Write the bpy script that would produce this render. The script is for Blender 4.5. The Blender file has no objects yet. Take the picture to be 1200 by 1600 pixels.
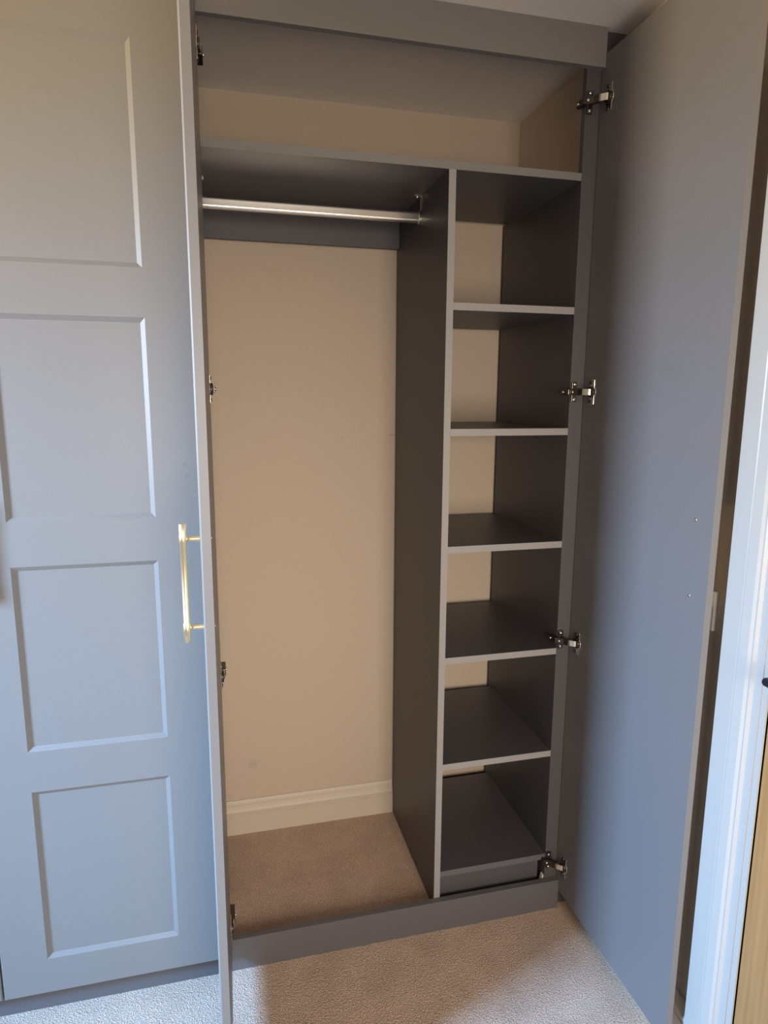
import bpy, bmesh, math, random
from mathutils import Matrix, Vector
random.seed(7)
PI = math.pi
C = bpy.context.scene.collection
scn = bpy.context.scene

# ------------------------------------------------------------------ camera
cam_d = bpy.data.cameras.new('camera')
cam = bpy.data.objects.new('camera', cam_d)
C.objects.link(cam)
R_ = Vector((0.97053803, -0.24087792, 0.00581016))
U_ = Vector((0.03631582, 0.1700758, 0.98476159))
F_ = Vector((0.23819549, 0.95553757, -0.17381271))
m = Matrix.Identity(4)
for i in range(3):
    m[i][0], m[i][1], m[i][2] = R_[i], U_[i], -F_[i]
m[0][3], m[1][3], m[2][3] = 0.0091, -1.5887, 1.5263
cam.matrix_world = m
cam_d.sensor_fit = 'VERTICAL'
cam_d.sensor_height = 32.0
cam_d.lens = 1035.27 * 32.0 / 1600.0
cam_d.clip_start = 0.02
scn.camera = cam

# ------------------------------------------------------------------ exposure, world, daylight
scn.view_settings.view_transform = 'Standard'
scn.view_settings.look = 'None'
scn.view_settings.gamma = 1.0
scn.view_settings.use_curve_mapping = False
scn.view_settings.exposure = 0.0

w = bpy.data.worlds.new('sky'); scn.world = w; w.use_nodes = True
bg = w.node_tree.nodes['Background']
bg.inputs[0].default_value = (0.62, 0.78, 1.0, 1); bg.inputs[1].default_value = 1.0

def area(name, loc, direction, sx, sy, power, col, spread=180):
    d = bpy.data.lights.new(name, 'AREA')
    d.shape = 'RECTANGLE'; d.size = sx; d.size_y = sy
    d.energy = power; d.color = col; d.spread = math.radians(spread)
    o = bpy.data.objects.new(name, d); C.objects.link(o)
    o.location = loc
    o.rotation_euler = Vector(direction).to_track_quat('-Z', 'Y').to_euler()
    return o

WX = -2.3          # left wall of the room
# sky light falling in through the left window (cool, downwards) and light from the garden (warm, upwards)
area('window_sky_light', (WX + 0.06, -1.06, 1.76), (1, 0.32, -0.66), 0.45, 0.85, 64, (0.19, 0.51, 1.0), 84)
area('window_ground_light', (WX + 0.06, -1.06, 1.72), (1, 0.32, 0.12), 0.45, 0.85, 27, (1.0, 0.73, 0.35), 104)
# added warm light behind the camera, set in an invented rear window
area('rear_added_light', (0.42, -2.93, 1.28), (-0.03, 1, -0.20), 1.0, 1.0, 17.5, (1.0, 0.85, 0.70), 86)

# ------------------------------------------------------------------ materials
def mat(name, col, rough=0.5, metal=0.0, spec=0.5):
    mt = bpy.data.materials.new(name); mt.use_nodes = True
    b = mt.node_tree.nodes['Principled BSDF']
    b.inputs['Base Color'].default_value = (*col, 1)
    b.inputs['Roughness'].default_value = rough
    b.inputs['Metallic'].default_value = metal
    b.inputs['Specular IOR Level'].default_value = spec
    return mt

def noise_mat(name, col, rough, scale, amount, bump, bump_dist=0.0005, stretch=(1, 1, 1), detail=4, spec=0.5, metal=0.0):
    """procedural colour variation plus bump from object-space noise"""
    mt = mat(name, col, rough, metal, spec)
    nt = mt.node_tree; b = nt.nodes['Principled BSDF']
    tc = nt.nodes.new('ShaderNodeTexCoord'); mp = nt.nodes.new('ShaderNodeMapping')
    mp.inputs['Scale'].default_value = stretch
    nt.links.new(tc.outputs['Object'], mp.inputs[0])
    n = nt.nodes.new('ShaderNodeTexNoise'); n.inputs['Scale'].default_value = scale; n.inputs['Detail'].default_value = detail
    nt.links.new(mp.outputs[0], n.inputs['Vector'])
    r = nt.nodes.new('ShaderNodeMapRange')
    r.inputs['From Min'].default_value = 0.3; r.inputs['From Max'].default_value = 0.7
    r.inputs['To Min'].default_value = 1 - amount; r.inputs['To Max'].default_value = 1 + amount
    nt.links.new(n.outputs['Fac'], r.inputs['Value'])
    mx = nt.nodes.new('ShaderNodeVectorMath'); mx.operation = 'SCALE'
    mx.inputs[0].default_value = col
    nt.links.new(r.outputs[0], mx.inputs['Scale'])
    nt.links.new(mx.outputs[0], b.inputs['Base Color'])
    if bump:
        bp = nt.nodes.new('ShaderNodeBump'); bp.inputs['Strength'].default_value = bump; bp.inputs['Distance'].default_value = bump_dist
        nt.links.new(n.outputs['Fac'], bp.inputs['Height']); nt.links.new(bp.outputs[0], b.inputs['Normal'])
    return mt

M = {}
M['paint'] = noise_mat('grey_satin_paint', (0.205, 0.198, 0.19), 0.42, 180, 0.02, 0.05, 0.0002)
M['board'] = noise_mat('grey_board', (0.082, 0.079, 0.084), 0.45, 420, 0.10, 0.12, 0.0003, (1, 1, 1))
M['carcass'] = noise_mat('grey_plinth_board', (0.115, 0.112, 0.118), 0.42, 300, 0.04, 0.06, 0.0002)
M['inner'] = noise_mat('grey_door_back', (0.175, 0.166, 0.165), 0.40, 420, 0.05, 0.08, 0.0003)
M['edge'] = noise_mat('grey_board_edging', (0.30, 0.285, 0.275), 0.45, 200, 0.02, 0)
M['wall'] = noise_mat('beige_wall_paint', (0.66, 0.55, 0.43), 0.75, 90, 0.02, 0.10, 0.0006)  # same paint as the back wall, lightened to offset shade on the right wall
M['ceil'] = noise_mat('white_ceiling_paint', (0.84, 0.80, 0.76), 0.8, 90, 0.02, 0.08, 0.0006)
M['trimw'] = mat('white_gloss_paint', (0.46, 0.45, 0.42), 0.35)
M['skirt'] = mat('cream_gloss_paint', (0.56, 0.49, 0.40), 0.38)
M['brass'] = noise_mat('brushed_brass', (0.93, 0.78, 0.50), 0.36, 60, 0.05, 0.05, 0.0002, (12, 12, 1), metal=1.0)
M['chrome'] = mat('chrome', (0.82, 0.80, 0.76), 0.13, 1.0)
M['rail'] = mat('satin_chrome', (0.88, 0.86, 0.80), 0.22, 1.0)
M['nickel'] = mat('nickel_plate', (0.80, 0.76, 0.70), 0.22, 1.0)
M['dark'] = mat('dark_nickel', (0.10, 0.085, 0.075), 0.3, 0.9)
M['arm'] = mat('bright_nickel_link', (0.88, 0.84, 0.76), 0.38, 1.0)
M['black'] = mat('black_metal', (0.03, 0.032, 0.045), 0.38, 0.5)
M['plastic'] = mat('white_plastic', (0.72, 0.70, 0.66), 0.4)
M['glass'] = mat('window_glass', (1, 1, 1), 0.0)
g = M['glass'].node_tree.nodes['Principled BSDF']; g.inputs['Transmission Weight'].default_value = 1.0; g.inputs['IOR'].default_value = 1.02

def carpet_mat():
    mt = mat('beige_twist_carpet', (0.4, 0.3, 0.23), 0.95, 0, 0.1)
    nt = mt.node_tree; b = nt.nodes['Principled BSDF']
    tc = nt.nodes.new('ShaderNodeTexCoord')
    n1 = nt.nodes.new('ShaderNodeTexNoise'); n1.inputs['Scale'].default_value = 330; n1.inputs['Detail'].default_value = 3
    n2 = nt.nodes.new('ShaderNodeTexNoise'); n2.inputs['Scale'].default_value = 9; n2.inputs['Detail'].default_value = 3
    v = nt.nodes.new('ShaderNodeTexVoronoi'); v.inputs['Scale'].default_value = 300
    for n in (n1, n2, v): nt.links.new(tc.outputs['Object'], n.inputs['Vector'])
    cr = nt.nodes.new('ShaderNodeValToRGB')
    cr.color_ramp.elements[0].position = 0.30; cr.color_ramp.elements[0].color = (0.33, 0.232, 0.172, 1)
    cr.color_ramp.elements[1].position = 0.68; cr.color_ramp.elements[1].color = (0.76, 0.585, 0.465, 1)
    nt.links.new(n1.outputs['Fac'], cr.inputs[0])
    r = nt.nodes.new('ShaderNodeMapRange'); r.inputs['From Min'].default_value = 0.3; r.inputs['From Max'].default_value = 0.7
    r.inputs['To Min'].default_value = 0.9; r.inputs['To Max'].default_value = 1.1
    nt.links.new(n2.outputs['Fac'], r.inputs[0])
    sc = nt.nodes.new('ShaderNodeVectorMath'); sc.operation = 'SCALE'
    nt.links.new(cr.outputs[0], sc.inputs[0]); nt.links.new(r.outputs[0], sc.inputs['Scale'])
    nt.links.new(sc.outputs[0], b.inputs['Base Color'])
    b1 = nt.nodes.new('ShaderNodeBump'); b1.inputs['Strength'].default_value = 0.8; b1.inputs['Distance'].default_value = 0.0025
    nt.links.new(v.outputs['Distance'], b1.inputs['Height'])
    b2 = nt.nodes.new('ShaderNodeBump'); b2.inputs['Strength'].default_value = 0.5; b2.inputs['Distance'].default_value = 0.0022
    nt.links.new(n1.outputs['Fac'], b2.inputs['Height']); nt.links.new(b1.outputs[0], b2.inputs['Normal'])
    nt.links.new(b2.outputs[0], b.inputs['Normal'])
    return mt
M['carpet'] = carpet_mat()

def oak_mat():
    mt = mat('oak_veneer', (0.45, 0.28, 0.13), 0.4)
    nt = mt.node_tree; b = nt.nodes['Principled BSDF']
    tc = nt.nodes.new('ShaderNodeTexCoord'); mp = nt.nodes.new('ShaderNodeMapping'); mp.inputs['Scale'].default_value = (40, 40, 1.6)
    nt.links.new(tc.outputs['Object'], mp.inputs[0])
    n = nt.nodes.new('ShaderNodeTexNoise'); n.inputs['Scale'].default_value = 1.5; n.inputs['Detail'].default_value = 6
    nt.links.new(mp.outputs[0], n.inputs['Vector'])
    cr = nt.nodes.new('ShaderNodeValToRGB')
    cr.color_ramp.elements[0].position = 0.3; cr.color_ramp.elements[0].color = (0.33, 0.165, 0.06, 1)
    cr.color_ramp.elements[1].position = 0.7; cr.color_ramp.elements[1].color = (0.46, 0.255, 0.10, 1)
    nt.links.new(n.outputs['Fac'], cr.inputs[0]); nt.links.new(cr.outputs[0], b.inputs['Base Color'])
    return mt
M['oak'] = oak_mat()

def stain(mt, spots):
    """small scuffs with a shape of their own: (centre, radii, darkness)"""
    nt = mt.node_tree; b = nt.nodes['Principled BSDF']
    tc = nt.nodes.new('ShaderNodeTexCoord')
    src = b.inputs['Base Color'].links[0].from_socket
    nz = nt.nodes.new('ShaderNodeTexNoise'); nz.inputs['Scale'].default_value = 60
    nt.links.new(tc.outputs['Object'], nz.inputs['Vector'])
    for c, rad, k in spots:
        mp = nt.nodes.new('ShaderNodeMapping'); mp.vector_type = 'POINT'
        mp.inputs['Scale'].default_value = tuple(1 / r for r in rad)
        mp.inputs['Location'].default_value = tuple(-c[i] / rad[i] for i in range(3))
        nt.links.new(tc.outputs['Object'], mp.inputs[0])
        ln = nt.nodes.new('ShaderNodeVectorMath'); ln.operation = 'LENGTH'; nt.links.new(mp.outputs[0], ln.inputs[0])
        ad = nt.nodes.new('ShaderNodeMath'); ad.operation = 'ADD'
        nt.links.new(ln.outputs['Value'], ad.inputs[0]); nt.links.new(nz.outputs['Fac'], ad.inputs[1])
        mr = nt.nodes.new('ShaderNodeMapRange'); mr.interpolation_type = 'SMOOTHSTEP'
        mr.inputs['From Min'].default_value = 0.5; mr.inputs['From Max'].default_value = 1.6
        mr.inputs['To Min'].default_value = 1 - k; mr.inputs['To Max'].default_value = 1
        nt.links.new(ad.outputs[0], mr.inputs['Value'])
        sc = nt.nodes.new('ShaderNodeVectorMath'); sc.operation = 'SCALE'
        nt.links.new(src, sc.inputs[0]); nt.links.new(mr.outputs[0], sc.inputs['Scale'])
        src = sc.outputs[0]
    nt.links.new(src, b.inputs['Base Color'])
M['wall_back'] = noise_mat('beige_wall_paint_dimmed_scuffed', (0.52, 0.425, 0.33), 0.75, 90, 0.02, 0.10, 0.0006)  # same wall paint, colour lowered to dim the light on the back wall
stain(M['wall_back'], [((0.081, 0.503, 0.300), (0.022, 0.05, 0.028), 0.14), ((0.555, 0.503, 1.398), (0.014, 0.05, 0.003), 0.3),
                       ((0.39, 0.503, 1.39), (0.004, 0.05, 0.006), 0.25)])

# ------------------------------------------------------------------ mesh helpers
class MB:
    def __init__(self):
        self.bm = bmesh.new(); self.slots = ['']
        self.mats = []
    def _mi(self, m):
        if m is None: return 0
        if m not in self.mats: self.mats.append(m)
        return self.mats.index(m)
    def box(self, x0, x1, y0, y1, z0, z1, m=None, bevel=0.0, M4=None):
        t = bmesh.new()
        vs = [t.verts.new((x, y, z)) for x in (x0, x1) for y in (y0, y1) for z in (z0, z1)]
        for f in ((0, 1, 3, 2), (4, 6, 7, 5), (0, 4, 5, 1), (2, 3, 7, 6), (0, 2, 6, 4), (1, 5, 7, 3)):
            t.faces.new([vs[i] for i in f])
        if bevel:
            bmesh.ops.bevel(t, geom=list(t.edges), offset=bevel, segments=2, profile=0.6, affect='EDGES')
        self._merge(t, m, M4)
    def _merge(self, t, m, M4=None, smooth=False):
        if M4 is not None: bmesh.ops.transform(t, matrix=M4, verts=t.verts)
        bmesh.ops.recalc_face_normals(t, faces=t.faces)
        mi = self._mi(m); mp = {}
        for v in t.verts: mp[v] = self.bm.verts.new(v.co)
        for f in t.faces:
            nf = self.bm.faces.new([mp[v] for v in f.verts]); nf.material_index = mi; nf.smooth = smooth or f.smooth
        t.free()
    def lathe(self, p0, p1, prof, m=None, n=28):
        """prof: (distance along axis, radius); axis from p0 towards p1"""
        p0 = Vector(p0); ax = (Vector(p1) - p0).normalized()
        a = ax.orthogonal().normalized(); b = ax.cross(a)
        t = bmesh.new(); rings = []
        for s, r in prof:
            rings.append([t.verts.new(p0 + ax * s + (a * math.cos(2 * PI * k / n) + b * math.sin(2 * PI * k / n)) * r) for k in range(n)])
        for q in range(len(rings) - 1):
            for k in range(n):
                f = t.faces.new((rings[q][k], rings[q][(k + 1) % n], rings[q + 1][(k + 1) % n], rings[q + 1][k])); f.smooth = abs(prof[q][1] - prof[q + 1][1]) < 0.0025
        t.faces.new(list(reversed(rings[0]))); t.faces.new(rings[-1])
        self._merge(t, m)
    def prism(self, pts, axis, a0, a1, m=None, smooth=False):
        """pts: closed 2D outline; axis 'x','y','z' extrude from a0 to a1"""
        def P(u, v, a):
            return {'x': (a, u, v), 'y': (u, a, v), 'z': (u, v, a)}[axis]
        t = bmesh.new()
        A = [t.verts.new(P(u, v, a0)) for u, v in pts]; B = [t.verts.new(P(u, v, a1)) for u, v in pts]
        n = len(pts)
        for k in range(n):
            f = t.faces.new((A[k], A[(k + 1) % n], B[(k + 1) % n], B[k])); f.smooth = smooth
        t.faces.new(A[::-1]); t.faces.new(B)
        self._merge(t, m)
    def build(self, name, material=None, parent=None, loc=(0, 0, 0), rotz=0):
        me = bpy.data.meshes.new(name); self.bm.to_mesh(me); self.bm.free()
        for k in (self.mats or [material]): me.materials.append(M[k])
        o = bpy.data.objects.new(name, me); C.objects.link(o)
        o.location = loc; o.rotation_euler = (0, 0, rotz)
        if parent: o.parent = parent
        return o

def obj_box(name, b, m, parent=None, bevel=0.0006):
    q = MB(); q.box(*b, bevel=bevel); return q.build(name, m, parent)
def struct(o): o['kind'] = 'structure'; return o
def thing(name, label, cat, loc=(0, 0, 0), group=None):
    o = bpy.data.objects.new(name, None); o.empty_display_size = 0.05; C.objects.link(o); o.location = loc
    o['label'] = label; o['category'] = cat
    if group: o['group'] = group
    return o

# ------------------------------------------------------------------ solved dimensions (metres)
XS, XF, XH, XW, XI = 0.9142, 0.9533, 0.9525, 1.017, 0.9636
XP = 0.5828; T = 0.018
PH, FZ, CZ, CI = 0.094, 2.3114, 2.40, 2.369
DWALL, DSH, DPAN = 0.503, 0.465, 0.486
DB, DT = 0.0618, 2.342
ZI = 0.058                    # carpet level inside the wardrobe
YB = -3.0                     # wall behind the camera
XD = -0.0245                   # division between the two wardrobe units
XE = -1.10                    # left end of the closed unit

# ------------------------------------------------------------------ room shell
q = MB(); q.box(WX, XW + 0.25, YB, 0.02, -0.05, 0); q.box(XD, XI, 0.0182, DWALL, -0.05, ZI)
q.box(WX, XD, 0.0202, DWALL, -0.05, 0)
struct(q.build('floor', 'carpet'))
q = MB(); q.box(WX, XW + 0.25, YB, 0.03, CZ, CZ + 0.06); q.box(WX, XW + 0.1, 0.036, DWALL, CI, CZ + 0.06)
struct(q.build('ceiling', 'ceil'))
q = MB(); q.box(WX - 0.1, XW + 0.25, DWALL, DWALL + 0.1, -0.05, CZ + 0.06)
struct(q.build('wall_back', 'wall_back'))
# right wall with the room doorway; the wardrobe recess is a little narrower than the room
DY0, DY1, DH = -0.612, -1.40, 2.02
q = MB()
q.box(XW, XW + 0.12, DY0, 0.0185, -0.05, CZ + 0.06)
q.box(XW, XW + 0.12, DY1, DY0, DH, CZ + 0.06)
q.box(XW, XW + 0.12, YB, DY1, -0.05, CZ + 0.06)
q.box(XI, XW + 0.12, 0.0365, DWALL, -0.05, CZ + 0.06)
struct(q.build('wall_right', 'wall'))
# left wall with the window
WY0, WY1, WZ0, WZ1 = -1.42, -0.70, 1.15, 2.26
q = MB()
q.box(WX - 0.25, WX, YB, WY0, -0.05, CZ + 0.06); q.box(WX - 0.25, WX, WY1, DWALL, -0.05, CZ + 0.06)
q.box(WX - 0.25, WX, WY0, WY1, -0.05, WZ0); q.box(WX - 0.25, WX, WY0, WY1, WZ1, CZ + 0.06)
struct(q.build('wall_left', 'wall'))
q = MB()
q.box(WX - 0.25, -0.25, YB - 0.2, YB, -0.05, CZ + 0.06); q.box(0.95, XW + 0.25, YB - 0.2, YB, -0.05, CZ + 0.06)
q.box(-0.25, 0.95, YB - 0.2, YB, -0.05, 0.80); q.box(-0.25, 0.95, YB - 0.2, YB, 2.10, CZ + 0.06)
struct(q.build('wall_front', 'wall'))
q = MB()
for a_, b_ in ((-0.25, -0.19), (0.32, 0.38), (0.89, 0.95)): q.box(a_, b_, YB - 0.16, YB - 0.10, 0.80, 2.10)
q.box(-0.25, 0.95, YB - 0.16, YB - 0.10, 0.80, 0.86); q.box(-0.25, 0.95, YB - 0.16, YB - 0.10, 2.04, 2.10)
added_win = struct(q.build('added_rear_window', 'plastic'))  # unseen frame and pane, added to house the warm rear light
obj_box('window_pane', (-0.20, 0.90, YB - 0.135, YB - 0.130, 0.85, 2.05), 'glass', added_win, 0)

# window in the left wall
q = MB()
fx0, fx1 = WX - 0.16, WX - 0.10
q.box(fx0, fx1, WY0, WY0 + 0.06, WZ0, WZ1); q.box(fx0, fx1, WY1 - 0.06, WY1, WZ0, WZ1)
q.box(fx0, fx1, WY0, WY1, WZ0, WZ0 + 0.06); q.box(fx0, fx1, WY0, WY1, WZ1 - 0.06, WZ1)
q.box(fx0, fx1, (WY0 + WY1) / 2 - 0.03, (WY0 + WY1) / 2 + 0.03, WZ0, WZ1)
win = struct(q.build('window_1', 'plastic'))
obj_box('window_pane', (WX - 0.135, WX - 0.130, WY0 + 0.05, WY1 - 0.05, WZ0 + 0.05, WZ1 - 0.05), 'glass', win, 0)
obj_box('window_sill', (WX - 0.10, WX + 0.03, WY0 - 0.03, WY1 + 0.03, WZ0 - 0.02, WZ0), 'plastic', win, 0.003)

# moulded skirting: profile (distance from wall, height)
def skirt_profile(h, d=0.016):
    return [(0, 0), (d, 0), (d, h - 0.052), (d - 0.0035, h - 0.050), (d - 0.0035, h - 0.046), (d - 0.001, h - 0.042), (d - 0.001, h - 0.036),
            (d - 0.005, h - 0.030), (d - 0.0075, h - 0.020), (d - 0.009, h - 0.010), (d - 0.011, h - 0.003), (d - 0.013, h), (0, h)]
q = MB()
q.prism([(DWALL - d, ZI + z) for d, z in skirt_profile(0.1183)], 'x', XD, XP - T - 0.0005)
struct(q.build('baseboard_back', 'skirt'))
q = MB()
q.prism([(XW - d, z) for d, z in skirt_profile(0.145)], 'y', -0.494, 0.0)
struct(q.build('baseboard_right', 'skirt'))

# architrave round the doorway (stepped, moulded) and the door lining
q = MB()
ax = XW
prof = [(ax, -0.494), (ax - 0.014, -0.494), (ax - 0.018, -0.498), (ax - 0.018, -0.540), (ax - 0.0165, -0.5425), (ax - 0.0185, -0.545),
        (ax - 0.0165, -0.566), (ax - 0.012, -0.571), (ax - 0.0125, -0.575), (ax - 0.006, -0.579), (ax - 0.006, -0.598), (ax, -0.598)]
q.prism([(x, y) for x, y in prof], 'z', 0.0, 2.10)
prof2 = [(x, -2.01 - y) for x, y in prof]
q.prism(prof2, 'z', 0.0, 2.10)
q.box(ax - 0.018, ax, -1.516, -0.494, 2.10, 2.115); q.box(ax - 0.017, ax, -1.414, -0.598, 2.03, 2.10)
struct(q.build('trim_1', 'trimw'))
q = MB(); q.box(XW - 0.004, XW + 0.119, DY0, -0.5985, 0, 2.03); q.box(XW - 0.004, XW + 0.119, -1.4135, DY1, 0, 2.03); q.box(XW - 0.004, XW + 0.119, DY1, DY0, 2.02, 2.03)
struct(q.build('trim_2', 'trimw'))
q = MB(); q.box(XW + 0.003, XW + 0.043, DY1 + 0.002, DY0 - 0.0004, 0.006, DH - 0.003, bevel=0.002)
door = struct(q.build('door_1', 'oak'))
# lever handle
q = MB()
q.lathe((XW + 0.003, -0.672, 1.012), (0, -0.672, 1.012), [(0, 0.026), (0.006, 0.026), (0.008, 0.024)])
q.lathe((XW - 0.003, -0.672, 1.012), (0, -0.672, 1.012), [(0, 0.009), (0.046, 0.009)])
q.lathe((0.968, -0.645, 1.012), (0.968, -0.80, 1.012), [(-0.002, 0.003), (0, 0.0065), (0.004, 0.0085), (0.15, 0.0085), (0.153, 0.006)])
q.build('door_handle', 'black', door)['label'] = 'black lever handle'

# switch plate on the right wall, almost hidden behind the open wardrobe door
sw = thing('light_switch', 'pale square switch plate on right wall, peeking out behind open plain door edge', 'light switch', (XW, -0.41, 1.08))
q = MB(); q.box(-0.0085, 0, -0.0475, 0.0385, -0.043, 0.043, bevel=0.002); q.build('faceplate', 'plastic', sw)
q = MB(); q.box(-0.0115, -0.0084, -0.012, 0.003, -0.012, 0.012, bevel=0.001); q.build('rocker', 'plastic', sw)

# ------------------------------------------------------------------ shaker door mesh
def shaker(W, pl, pr, rows, name, parent, loc, rotz, back='inner', th=T, ch=0.0028):
    """front face at local y=0 facing -y, u=0..W, z from 0; rows: (z0, z1) of recessed panels"""
    H = DT - DB; d, cw = 0.0075, 0.0105
    t = bmesh.new(); cache = {}
    def V(x, y, z):
        k = (round(x, 5), round(y, 5), round(z, 5))
        if k not in cache: cache[k] = t.verts.new((x, y, z))
        return cache[k]
    us = [ch, pl, pr, W - ch]; zs = [ch]
    for a, b_ in rows: zs += [a, b_]
    zs.append(H - ch)
    def F(*p): t.faces.new([V(*k) for k in p])
    for i in range(3):
        for j in range(len(zs) - 1):
            u0, u1, z0, z1 = us[i], us[i + 1], zs[j], zs[j + 1]
            if i == 1 and j % 2 == 1:
                a, b_, c_, e_ = u0 + cw, u1 - cw, z0 + cw, z1 - cw
                F((u0, 0, z0), (u1, 0, z0), (b_, d, c_), (a, d, c_)); F((u1, 0, z0), (u1, 0, z1), (b_, d, e_), (b_, d, c_))
                F((u1, 0, z1), (u0, 0, z1), (a, d, e_), (b_, d, e_)); F((u0, 0, z1), (u0, 0, z0), (a, d, c_), (a, d, e_))
                F((a, d, c_), (b_, d, c_), (b_, d, e_), (a, d, e_))
            else:
                F((u0, 0, z0), (u1, 0, z0), (u1, 0, z1), (u0, 0, z1))
    usE = [0, pl, pr, W]; zsE = [0] + zs[1:-1] + [H]
    for i in range(3):
        for zc, ze in ((zs[0], 0), (zs[-1], H)):
            F((us[i], 0, zc), (us[i + 1], 0, zc), (usE[i + 1], ch, ze), (usE[i], ch, ze))
            F((usE[i], ch, ze), (usE[i + 1], ch, ze), (usE[i + 1], th, ze), (usE[i], th, ze))
    for j in range(len(zs) - 1):
        for uc, ue in ((us[0], 0), (us[-1], W)):
            F((uc, 0, zs[j]), (uc, 0, zs[j + 1]), (ue, ch, zsE[j + 1]), (ue, ch, zsE[j]))
            F((ue, ch, zsE[j]), (ue, ch, zsE[j + 1]), (ue, th, zsE[j + 1]), (ue, th, zsE[j]))
    bf = []
    for i in range(3):
        for j in range(len(zs) - 1):
            F((usE[i], th, zsE[j]), (usE[i + 1], th, zsE[j]), (usE[i + 1], th, zsE[j + 1]), (usE[i], th, zsE[j + 1]))
            t.faces.ensure_lookup_table(); bf.append(t.faces[-1])
    for f in bf: f.material_index = 1
    bmesh.ops.recalc_face_normals(t, faces=t.faces)
    me = bpy.data.meshes.new(name); t.to_mesh(me); t.free()
    me.materials.append(M['paint']); me.materials.append(M[back])
    o = bpy.data.objects.new(name, me); C.objects.link(o); o.parent = parent
    o.location = loc; o.rotation_euler = (0, 0, rotz)
    return o

ROWS = [(0.1575, 0.606), (0.7075, 1.148), (1.2486, 1.6886), (1.7917, 2.238)]
rows = [(a - DB, b_ - DB) for a, b_ in ROWS]
HA, HB = 1.2777 - DB, 1.1168 - DB
def handle(parent, u, proj=0.030):
    """long round pull bar; door front is local y=0 so the bar stands at y=-proj"""
    y = -proj; q = MB(); r = 0.0060
    e = 0.0275
    q.lathe((u, y, HB - e), (u, y, HA), [(0, 0.0052), (0.0006, 0.0066), (e - 0.009, 0.0066), (e - 0.007, 0.0072), (e + 0.007, 0.0072), (e + 0.009, r),
            (HA - HB + e - 0.009, r), (HA - HB + e - 0.007, 0.0072), (HA - HB + e + 0.007, 0.0072), (HA - HB + e + 0.009, 0.0066),
            (HA - HB + 2 * e - 0.0006, 0.0066), (HA - HB + 2 * e, 0.0052)])
    for z in (HA, HB):
        q.lathe((u, y, z), (u, 0, z), [(0.004, 0.0036), (0.012, 0.0040), (proj - 0.001, 0.0052), (proj + 0.0005, 0.0052)])
    o = q.build('handle', 'brass', parent); o['label'] = 'brushed brass bar handle'; return o
def screws(parent, u):
    for z in (HA, HB):
        q = MB(); q.lathe((u, T - 0.0002, z), (u, T + 1, z), [(0, 0.0036), (0.0008, 0.0034), (0.0014, 0.0022)], n=16)
        q.build('handle_screw', 'chrome', parent)

HZ = [0.157, 0.852, 1.537, 2.236]
def hinge(parent, z, u_edge, sgn, a0, front_mounted):
    """sprung cabinet hinge in door-local space: `a` runs along the door away from the cabinet, `s` out of the door back."""
    z -= DB
    def u(a): return u_edge + sgn * (a + a0)
    q = MB()
    def B(a1, a2, s0, s1, z0, z1, m, bv=0.0008):
        xa, xb = sorted((u(a1), u(a2))); q.box(xa, xb, T + s0, T + s1, z0, z1, m, bevel=bv)
    def strip(pts, th, hz, m):
        pts = [(u(a), T + s) for a, s in pts]
        for k in range(len(pts) - 1):
            (xa, ya), (xb, yb) = pts[k], pts[k + 1]
            dx, dy = xb - xa, yb - ya; L = math.hypot(dx, dy); nx, ny = -dy / L * th / 2, dx / L * th / 2
            q.prism([(xa + nx, ya + ny), (xb + nx, yb + ny), (xb - nx, yb - ny), (xa - nx, ya - ny)], 'z', z - hz, z + hz, m)
    def screw(a, s, dz, da, ds, r=0.0046, m='nickel'):
        p0 = (u(a), T + s, z + dz); p1 = (u(a + da), T + s + ds, z + dz)
        q.lathe(p0, p1, [(0, r), (0.0028, r), (0.004, r * 0.55)], m, 16)
    # flange screwed on the door back with the hinge cup and two screw heads
    B(0.013, 0.0345, 0.0, 0.0018, z - 0.0315, z + 0.0315, 'nickel')
    q.lathe((u(0.0235), T - 0.004, z), (u(0.0235), T + 1, z), [(0, 0.0172), (0.0055, 0.0172)], 'nickel')
    q.lathe((u(0.0235), T + 0.001, z), (u(0.0235), T + 1, z), [(0, 0.0135), (0.0058, 0.0135)], 'dark')
    for s_ in (-1, 1): screw(0.019, 0.0, s_ * 0.0245, 0, 1, 0.0052, 'dark')
    if front_mounted:
        strip([(0.028, 0.003), (0.0235, 0.011), (0.016, 0.019), (0.009, 0.0225)], 0.0026, 0.0078, 'arm')
        strip([(0.012, 0.0195), (0.000, 0.0265), (-0.012, 0.0395)], 0.011, 0.0082, 'dark')
        B(-0.044, -0.008, 0.039, 0.051, z - 0.008, z + 0.008, 'dark', 0.002)
        B(-0.0198, -0.0135, 0.0230, 0.0375, z - 0.026, z + 0.026, 'dark', 0.0012)
        for s_ in (-1, 1): screw(-0.0140, 0.0305, s_ * 0.0195, 1, 0)
        screw(-0.006, 0.040, 0.0, 0.6, 0.8, 0.004); screw(-0.034, 0.0505, 0.0, 0, 1, 0.004)
    else:
        strip([(0.028, 0.003), (0.018, 0.008), (0.004, 0.008)], 0.0026, 0.0078, 'arm')
        B(-0.050, 0.002, -0.0050, 0.0115, z - 0.0085, z + 0.0085, 'dark', 0.002)
        B(-0.044, -0.004, -0.0178, -0.0050, z - 0.009, z + 0.009, 'dark')
        B(-0.034, -0.008, -0.0180, -0.0145, z - 0.027, z + 0.027, 'dark')
        screw(-0.020, 0.0110, 0.0, 0, 1, 0.004)
    o = q.build('hinge', None, parent); o['label'] = 'metal cabinet hinge'; return o

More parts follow.
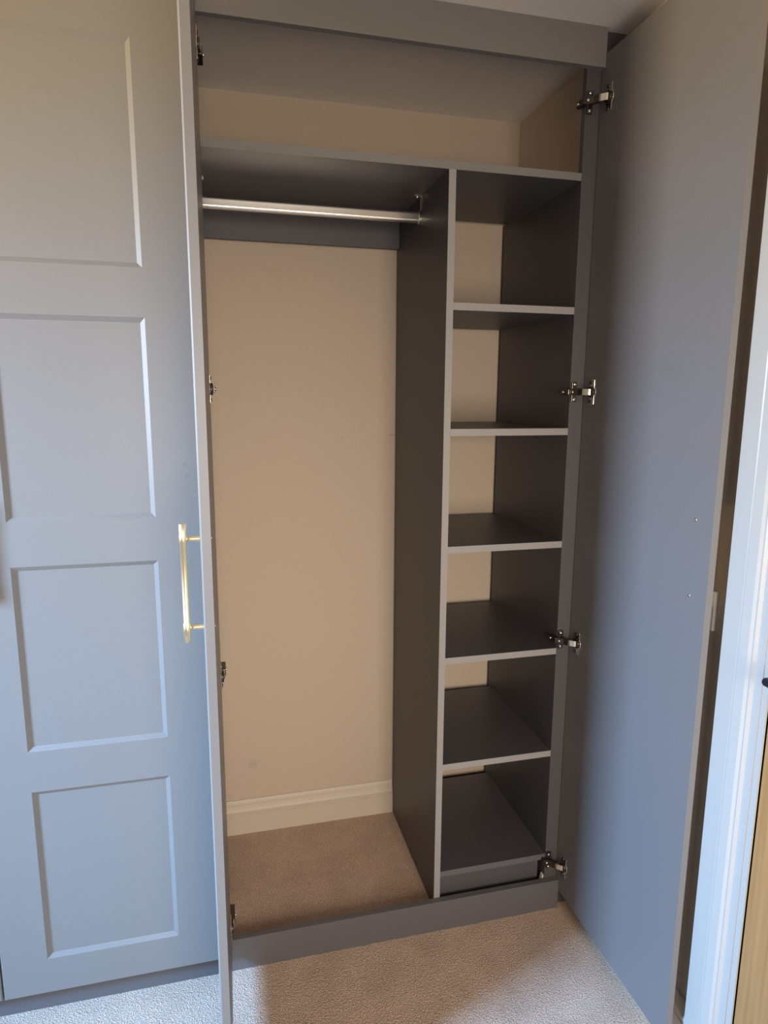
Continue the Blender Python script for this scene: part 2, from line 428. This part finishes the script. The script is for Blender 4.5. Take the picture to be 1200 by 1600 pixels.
# ------------------------------------------------------------------ the open wardrobe
wd = thing('fitted_wardrobe', 'grey fitted wardrobe standing open, hanging rail on left and stack of shelves on right', 'wardrobe', (0, 0, 0))
def board(name, b, m='board', parent=wd): return obj_box(name, b, m, parent, 0.0005)
def edged(name, b, parent=wd, em='edge'):
    """board with a paler edging strip on its front edge"""
    q = MB(); x0, x1, y0, y1, z0, z1 = b
    q.box(x0, x1, y0 + 0.001, y1, z0, z1, 'board'); q.box(x0, x1, y0, y0 + 0.001, z0, z1, em)
    return q.build(name, None, parent)
board('plinth', (XD + 0.001, XF, 0.0, T, 0.0, PH), 'carcass')
board('fascia', (XD + 0.001, XF, 0.0, T, FZ, CZ - 0.0005), 'paint')
board('infill_stile', (XS, XW - 0.0005, T + 0.0003, T + 0.018, 0.0, CZ - 0.0005), 'board')
board('side_panel', (XS, XS + T, T + 0.0185, DPAN, ZI + 0.0005, 2.057))
board('side_panel', (XD - T, XD, T + 0.0005, DPAN, 0.0, CI - 0.001))
edged('partition', (XP - T, XP, T + 0.0003, DPAN, ZI + 0.0005, 2.0569))
edged('top_shelf', (XD + 0.0005, XS - 0.0003, T + 0.0003, DSH, 2.0571, 2.0754), em='paint')
SZ = [1.7525, 1.442, 1.134, 0.8247, 0.5106]
for z in SZ: edged('shelf', (XP + 0.0003, XS - 0.0003, T + 0.0008, DSH, z - T, z))
edged('bottom_shelf', (XP + 0.0003, XS - 0.0003, T + 0.0015, DSH, 0.1747 - T, 0.1747), em='carcass')
board('kickboard', (XP + 0.0003, XS - 0.012, T + 0.022, T + 0.040, ZI + 0.0005, 0.1565))
board('shelf_batten', (XP + 0.0003, XP + 0.25, DSH - 0.04, DSH - 0.022, 0.464, 0.4923))
board('back_rail', (XD + 0.0005, XP - T - 0.0003, DSH + 0.001, DPAN, 1.965, 2.075))
q = MB(); q.prism([(XS - 0.0125, PH - 0.03), (XS - 0.0005, PH - 0.03), (XS - 0.0005, PH + 0.008), (XS - 0.004, PH + 0.008)], 'y', T + 0.004, T + 0.016)
br = q.build('corner_block', 'plastic', wd)
# hanging rail: oval chrome tube
q = MB(); ry, rz = 0.0075, 0.0145
rp = [(0.245 + 0.0075 * math.cos(k * PI / 12), 2.0015 + (0.0072 if k <= 12 else -0.0072) + 0.0075 * math.sin(k * PI / 12)) for k in range(13)]
rp += [(0.245 + 0.0075 * math.cos(k * PI / 12), 2.0015 - 0.0072 + 0.0075 * math.sin(k * PI / 12)) for k in range(12, 25)]
q.prism(rp, 'x', XD + 0.0005, XP - T - 0.0005)
rail = q.build('hanging_rail', 'rail', wd); rail['label'] = 'shiny oval metal hanging rail'
for s, x in ((1, XP - T - 0.0003), (-1, XD + 0.0003)):
    q = MB(); xa, xb = sorted((x, x - s * 0.007))
    q.prism([(0.245 + 0.0115 * math.cos(k * PI / 16), 2.0015 + 0.0185 * math.sin(k * PI / 16)) for k in range(32)], 'x', xa, xb)
    xa, xb = sorted((x, x - s * 0.0022))
    q.box(xa, xb, 0.2415, 0.2485, 2.015, 2.0565)
    q.box(*sorted((x, x - s * 0.020)), 0.239, 0.251, 2.0545, 2.0568)
    q.lathe((x - s * 0.011, 0.245, 2.0548), (x - s * 0.011, 0.245, 1), [(0, 0.004), (0.003, 0.0035), (0.004, 0.002)], n=14)
    q.build('rail_bracket', 'nickel', rail)
# left door, opened a little past square, seen almost edge on
W1 = 0.4447
aL = -(PI / 2 + math.atan2(0.0036, W1))
dl = shaker(W1, 0.100, W1 - 0.100, rows, 'door', wd, (-0.0240, -0.0040, DB), aL)
handle(dl, W1 - 0.036); screws(dl, W1 - 0.036)
for z in HZ: hinge(dl, z, 0.0, 1, 0.0, False)
# right door, square open, plain back towards the room
W2 = 0.5125
dr = shaker(W2, 0.100, W2 - 0.100, rows, 'door', wd, (XH + T, -0.4970, DB), PI / 2)
handle(dr, 0.050); screws(dr, 0.050)
for z in HZ: hinge(dr, z, W2, -1, 0.018, True)

# ------------------------------------------------------------------ the closed wardrobe on the left
wc = thing('fitted_wardrobe', 'grey fitted wardrobe closed behind four-panel shaker doors, left of the open one', 'wardrobe', (0, 0, 0))
board('plinth', (XE, XD, 0.0, T, 0.0, PH), 'carcass', wc)
board('fascia', (XE, XD, 0.0, T, FZ, CZ - 0.0005), 'inner', wc)
board('side_panel', (XE, XE + T, T + 0.0005, DPAN, 0.0, CI - 0.001), 'paint', wc)
board('side_panel', (XD - 2 * T - 0.001, XD - T - 0.0005, T + 0.0005, DPAN, 0.0, CI - 0.001), 'board', wc)
W3 = 0.5135
dc = shaker(W3, -0.4453 + 0.5483, -0.1367 + 0.5483, rows, 'door', wc, (-0.5483, -0.022, DB), 0)
handle(dc, 0.028)
M['paint_scuffed'] = M['paint'].copy(); M['paint_scuffed'].name = 'grey_satin_paint_scuffed'
stain(M['paint_scuffed'], [((0.480, 0.0, 1.307), (0.007, 0.03, 0.007), 0.18), ((0.484, 0.0, 1.280), (0.008, 0.03, 0.006), 0.18)])
dc.data.materials[0] = M['paint_scuffed']
dn = shaker(W3, W3 - (-0.1367 + 0.5483), W3 - (-0.4453 + 0.5483), rows, 'door', wc, (-0.5483 - 0.0042 - W3, -0.022, DB), 0)
